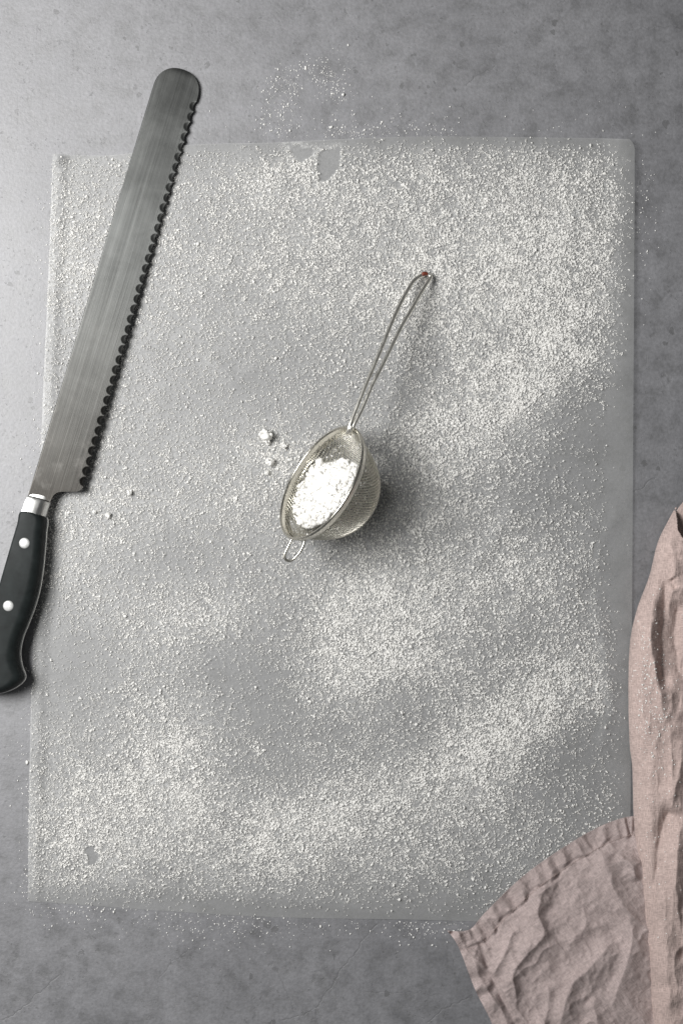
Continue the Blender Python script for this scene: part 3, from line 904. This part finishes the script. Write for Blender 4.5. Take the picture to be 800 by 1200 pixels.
for k in range(240):                                 # dusting clinging to the gauze round the heap
    a = rng.uniform(0, 2 * math.pi); d_ = rng.uniform(0.004, 0.016)
    add_clod(sv(d_, float(rad_at(d_)) - 0.0005, a), rng.uniform(0.0002, 0.0005))
# the smear of sugar on the back wall
for k in range(70):
    t = rng.random()
    p = plane_pt(374 + 20 * t + rng.normal(0, 1), 536 - 10 * t + rng.normal(0, 1.2), 0.012)
    add_clod(p, rng.uniform(0.0004, 0.0009))
cm = new_mesh('crumbs', np.concatenate(CV), np.concatenate(CF), mats=[M_SUGAR])
o = obj('crumbs', cm, heap); o['kind'] = 'stuff'

# ------------------------------------------------------------------ linen napkin
nap = empty('linen_napkin', V(745, 1000, 0.001))
tag(nap, 'crumpled dusty pink linen napkin with a puckered hem at the sheet corner', 'napkin')

def ridge(px, py, pts, h, wl, wr, fade=0.22):
    wx = px + 7 * (fbm(px, py, 26, 91, 2) - 0.5); wy = py + 7 * (fbm(px, py, 26, 92, 2) - 0.5)
    d, s, t = polydist(wx, wy, crom(pts, 4))
    sd = d * s
    w = wl * sstep(-3, 3, sd) + wr * (1 - sstep(-3, 3, sd))
    return h * (0.85 * np.exp(-np.abs(d / w / 1.1) ** 1.3) + 0.15 / (1 + (d / w / 1.6) ** 2)) * sstep(-0.001, fade, t) * sstep(1.001, 1 - fade, t)

hem = crom(FLAP_HEM, 12); side = crom(FLAP_SIDE, 12)
def flap_z(gx, gy, hem_d, side_d, hem_t, side_t):
    z = 0.0013 + 0.0034 * sstep(0, 60, hem_d) * sstep(0, 60, side_d)
    z += 0.0020 * (fbm(gx, gy, 70, 61, 3) - 0.4)
    z += 0.0022 * (fbm(gx * 0.8 + gy * 0.6, (gx * -0.6 + gy * 0.8) * 0.6, 24, 62, 4) - 0.5)
    z += 0.0011 * (0.5 - np.abs(fbm(gx * 0.9 - gy * 0.4, (gx * 0.4 + gy * 0.9) * 0.5, 30, 66, 3) - 0.5) * 4).clip(-0.5)
    R_ = lambda p, h, a, b: ridge(gx, gy, p, 1.3 * h, a, b)
    z += R_([(648, 1012), (636, 1045), (630, 1072), (637, 1096), (618, 1120), (602, 1142), (603, 1170), (607, 1210)], 0.0042, 16, 7)
    z += R_([(712, 985), (708, 1010), (717, 1040), (738, 1078), (740, 1108), (727, 1150), (708, 1210)], 0.0048, 8, 22)
    z += R_([(722, 1100), (706, 1116), (688, 1138), (668, 1156), (657, 1190), (652, 1215)], 0.0044, 7, 14)
    z += R_([(562, 1095), (555, 1122), (566, 1155), (590, 1190), (600, 1225)], 0.0036, 12, 6)
    z += R_([(602, 1085), (590, 1120), (574, 1146)], 0.0022, 7, 5)
    z += R_([(640, 1070), (662, 1082), (690, 1090), (722, 1078)], 0.0016, 8, 8)
    z += R_([(722, 1000), (738, 1015), (744, 1035)], 0.0030, 6, 6)
    z += R_([(640, 1150), (640, 1180), (628, 1220)], 0.0022, 7, 7)
    z += R_([(690, 1170), (700, 1195), (690, 1230)], 0.0024, 8, 8)
    z += 0.0012 * (fbm(gx * 0.7 + gy * 0.7, (gx * -0.7 + gy * 0.7) * 0.6, 11, 64, 3) - 0.5)
    for sc_, am, sd_ in ((52, 0.0017, 201), (27, 0.0009, 202), (14, 0.0004, 203)):          # sharp little creases
        u_ = gx * 0.62 + gy * 0.78; v_ = (-gx * 0.78 + gy * 0.62) * 1.7
        n_ = vnoise(u_ + 0.3 * vnoise(gx, gy, 20, sd_ + 7) * sc_, v_, sc_, sd_)
        z = z + am * ((1 - np.abs(2 * n_ - 1)) ** 3 - 0.25)
    # hem: thicker double cloth with cross puckers
    hw_ = 21 + 3 * np.sin(hem_t * 40)
    inh = sstep(hw_ + 2.5, hw_ - 2.5, hem_d)
    puck = np.sin(hem_t * 98 + 1.8 * np.sin(hem_t * 23) + hem_d * 0.06) * (0.78 + 0.22 * np.sin(hem_t * 37 + 1))
    z += inh * (0.0008 + 0.0012 * puck * sstep(0, 8, hem_d + 4)) * sstep(10, 26, side_d + 14)
    ins = sstep(23, 18, side_d)
    puck2 = np.sin(side_t * 52 + 1.5 * np.sin(side_t * 17))
    z += ins * (0.0008 + 0.0013 * puck2) 
    z -= 0.0007 * np.exp(-((hem_d - hw_ - 1.5) / 2.6) ** 2)            # stitched-down line
    z -= 0.0006 * np.exp(-((side_d - 24) / 2.6) ** 2)
    return np.maximum(z.clip(0.0009), paper_z(gx, gy) + 0.0005)

nu, nv = 300, 230
tu = np.linspace(0, 1, nu); tv = np.linspace(0, 1, nv) 
Tx, Ty = along(hem, tu); Lx, Ly = along(side, tv)
RI = crom([(748, 957), (790, 1060), (800, 1262)], 12); Rx, Ry = along(RI, tv)
BO = np.array([(600, 1262), (700, 1263), (800, 1262)], float); Bx, By = along(BO, tu)
U, W = np.meshgrid(tu, tv)
gx = coons(Lx, Rx, Tx, Bx); gy = coons(Ly, Ry, Ty, By)
# small raggedness of the free edges
hd, _, ht = polydist(gx, gy, [tuple(p) for p in hem[::3]] + [tuple(hem[-1])])
sd, _, st_ = polydist(gx, gy, [tuple(p) for p in side[::3]] + [tuple(side[-1])])
gz = flap_z(gx, gy, hd, sd, ht, st_)
k = (CAM_H - gz) / CAM_H
top = np.stack([(gx - 400) * PX * k, (600 - gy) * PX * k, gz], -1)
nvv, nuu = gx.shape
# thickness: the same sheet 0.7 mm lower, joined round the border
low = top.copy(); low[..., 2] = np.maximum(gz - 0.0008, 0.0002)
verts = np.concatenate([top.reshape(-1, 3), low.reshape(-1, 3)])
f1 = grid_faces(nvv, nuu)[:, ::-1]
ring = np.r_[np.arange(nuu), np.arange(1, nvv) * nuu + nuu - 1, (nvv - 1) * nuu + np.arange(nuu - 2, -1, -1), np.arange(nvv - 2, 0, -1) * nuu]
f3 = np.stack([np.roll(ring, -1), np.roll(ring, -1) + nvv * nuu, ring + nvv * nuu, ring], 1)
f2 = f1[:, ::-1] + nvv * nuu
th_ = math.radians(-33)
uvf = np.stack([(gx.ravel() * math.cos(th_) + gy.ravel() * math.sin(th_)) * PX, (-gx.ravel() * math.sin(th_) + gy.ravel() * math.cos(th_)) * PX], 1)
allf = np.concatenate([f1, f2, f3]); alluv = np.concatenate([uvf, uvf])
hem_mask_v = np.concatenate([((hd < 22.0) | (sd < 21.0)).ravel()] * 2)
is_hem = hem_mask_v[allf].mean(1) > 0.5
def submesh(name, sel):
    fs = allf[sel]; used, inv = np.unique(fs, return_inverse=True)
    return new_mesh(name, verts[used], inv.reshape(fs.shape), sharp=60, mats=[M_LINEN_SHADED], uv=alluv[used])
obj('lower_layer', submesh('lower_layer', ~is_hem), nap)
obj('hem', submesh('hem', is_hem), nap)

# stitches along the hem
VV, FF = [], []; bi = 0
hs = along(hem, np.linspace(0.06, 0.985, 190))
for i in range(0, 189):
    dx, dy = hs[0][i + 1] - hs[0][i], hs[1][i + 1] - hs[1][i]; L = math.hypot(dx, dy)
    nx, ny = -dy / L, dx / L
    off = 21.2 + 0.5 * math.sin(i * 1.7)
    a = (hs[0][i] + nx * off, hs[1][i] + ny * off)
    b = (a[0] + dx * 0.62, a[1] + dy * 0.62)
    pts = []
    for x, y in (a, ((a[0] + b[0]) / 2, (a[1] + b[1]) / 2), b):
        j = np.argmin((gx - x) ** 2 + (gy - y) ** 2); z = gz.ravel()[j]
        pts.append(V(x, y, z + 0.0001))
    pts[1].z += 0.00025
    v_, f_ = tube(pts, 0.00022, 4)
    VV += v_; FF += [tuple(q + bi for q in ff) for ff in f_]; bi += len(v_)
o = obj('stitching', new_mesh('stitching', VV, FF, mats=[M_THREAD]), nap); o['kind'] = 'stuff'

# the thick folded-over part on the right
fe = np.array(FOLD_EDGE, float)
rows = np.concatenate([np.linspace(566, 640, 70)[:-1], np.linspace(640, 1262, 330)])
xl = np.interp(rows, fe[:, 1], fe[:, 0])
kk_ = crom(fe, 10); xl = np.interp(rows, kk_[:, 1], kk_[:, 0])
tc = np.r_[0, (np.linspace(0.02, 1, 170)) ** 1.35]
xr = np.maximum(905 + 0 * rows, xl + 30)
gx = xl[:, None] + (xr - xl)[:, None] * tc[None]
gy = np.repeat(rows[:, None], len(tc), 1)
dl = gx - xl[:, None]
dr = xr[:, None] - gx
hgt = np.interp(rows, [566, 600, 660, 760, 900, 1050, 1262], [0.010, 0.014, 0.0175, 0.018, 0.018, 0.018, 0.017])[:, None]
def rnd(d, w): return np.sqrt((1 - (1 - (d / w).clip(0, 1)) ** 2).clip(0))
body = hgt * rnd(dl, 34) * rnd(dr, 45)
ins = sstep(0, 26, dl)
wr = 0.0022 * (fbm(gx, gy * 0.5, 40, 71, 3) - 0.45) + 0.0016 * (fbm(gx, gy * 0.7, 18, 72, 4) - 0.5)
for sc_, am, sd_ in ((46, 0.0014, 211), (22, 0.0007, 212), (12, 0.0004, 213)):
    n_ = vnoise(gx * 1.3 + 0.3 * vnoise(gx, gy, 20, sd_ + 7) * sc_, gy * 0.6 + gx * 0.3, sc_, sd_)
    wr += am * ((1 - np.abs(2 * n_ - 1)) ** 3 - 0.25)
R_ = lambda *a: ridge(gx, gy, *a)
wr += R_([(764, 665), (763, 715), (764, 765), (773, 822), (778, 850)], 0.0030, 5, 9)
wr -= R_([(777, 660), (776, 730), (776, 785), (778, 815)], 0.0042, 6, 8)
wr -= R_([(792, 700), (790, 750), (800, 800)], 0.0048, 12, 12)
wr -= R_([(786, 676), (790, 690)], 0.0026, 5, 5)
wr += R_([(800, 860), (792, 920), (782, 955)], 0.0040, 9, 9)
wr -= R_([(790, 930), (775, 975), (768, 1020), (766, 1060)], 0.0036, 8, 12)
wr += R_([(800, 955), (795, 1000), (793, 1060), (799, 1120)], 0.0045, 9, 9)
wr -= R_([(800, 1040), (796, 1090), (800, 1130)], 0.0030, 7, 7)
wr += R_([(757, 1000), (770, 1060), (778, 1140), (790, 1210)], 0.0020, 10, 14)
wr -= R_([(762, 1165), (780, 1155), (800, 1160)], 0.0014, 7, 7)
wr += R_([(750, 720), (746, 800), (752, 890)], 0.0010, 8, 8)
wr -= R_([(772, 640), (780, 650), (800, 655)], 0.0014, 4, 4)
gz = (body + 1.35 * wr * ins * (dr > 0)).clip(0.0012) 
gz = np.maximum(gz, 0.0012)
# left rim of the fold rolls under
gz[:, 0] = 0.0028
k = (CAM_H - gz) / CAM_H
top = np.stack([(gx - 400) * PX * k, (600 - gy) * PX * k, gz], -1)
nrr, ncc = gx.shape
verts = top.reshape(-1, 3)
f1 = grid_faces(nrr, ncc)[:, ::-1]
# under-layer of the fold, a little below the lip
low = np.stack([(gx + 1.2 * (1 - tc[None]) - 400) * PX, (600 - gy) * PX, np.full(gx.shape, 0.0021) + 0.0012 * rnd(dl, 30)], -1)
mouth = [(789.5, 596), (793, 606), (793.5, 621), (798, 628), (801, 637), (812, 642), (860, 646), (920, 640), (920, 540), (806, 570), (797, 586)]
cx = gx.ravel()[f1].mean(1); cy = gy.ravel()[f1].mean(1)
jx = 1.6 * (vnoise(cx, cy, 4, 9) - 0.5) * 2
keep = ~inside(cx + jx, cy + jx, mouth)
sel = np.concatenate([f1[keep]])
uvf = np.stack([gx.ravel() * PX, gy.ravel() * PX], 1)
used, inv = np.unique(sel, return_inverse=True)
me = new_mesh('fold', verts[used], inv.reshape(sel.shape), mats=[M_LINEN], uv=uvf[used])
fo = obj('fold', me, nap)
md = fo.modifiers.new('thickness', 'SOLIDIFY'); md.thickness = 0.0008; md.offset = -1
me = new_mesh('inner_layer', low.reshape(-1, 3), f1, mats=[M_LINEN], uv=uvf)
obj('inner_layer', me, nap)

# sugar dusted on the napkin
n = 420
nx = np.concatenate([rng.normal(757, 9, 200), rng.normal(772, 10, 120), rng.uniform(745, 800, 100)])
ny = np.concatenate([rng.normal(800, 45, 200), rng.normal(845, 40, 120), rng.uniform(700, 1100, 100)])
xe = np.interp(ny, kk_[:, 1], kk_[:, 0])
ok = (nx > xe + 4) & (nx < 860)
nx, ny = nx[ok], ny[ok]
zz = np.array([gz.ravel()[np.argmin((gx - a) ** 2 + (gy - b) ** 2)] for a, b in zip(nx, ny)])
g = grains('sugar_on_napkin', nx, ny, zz - 0.0001, np.exp(rng.normal(math.log(0.00033), 0.3, len(nx))))
tag(g, 'faint white sugar specks dusted on the folded pink napkin', 'sugar', kind='stuff')
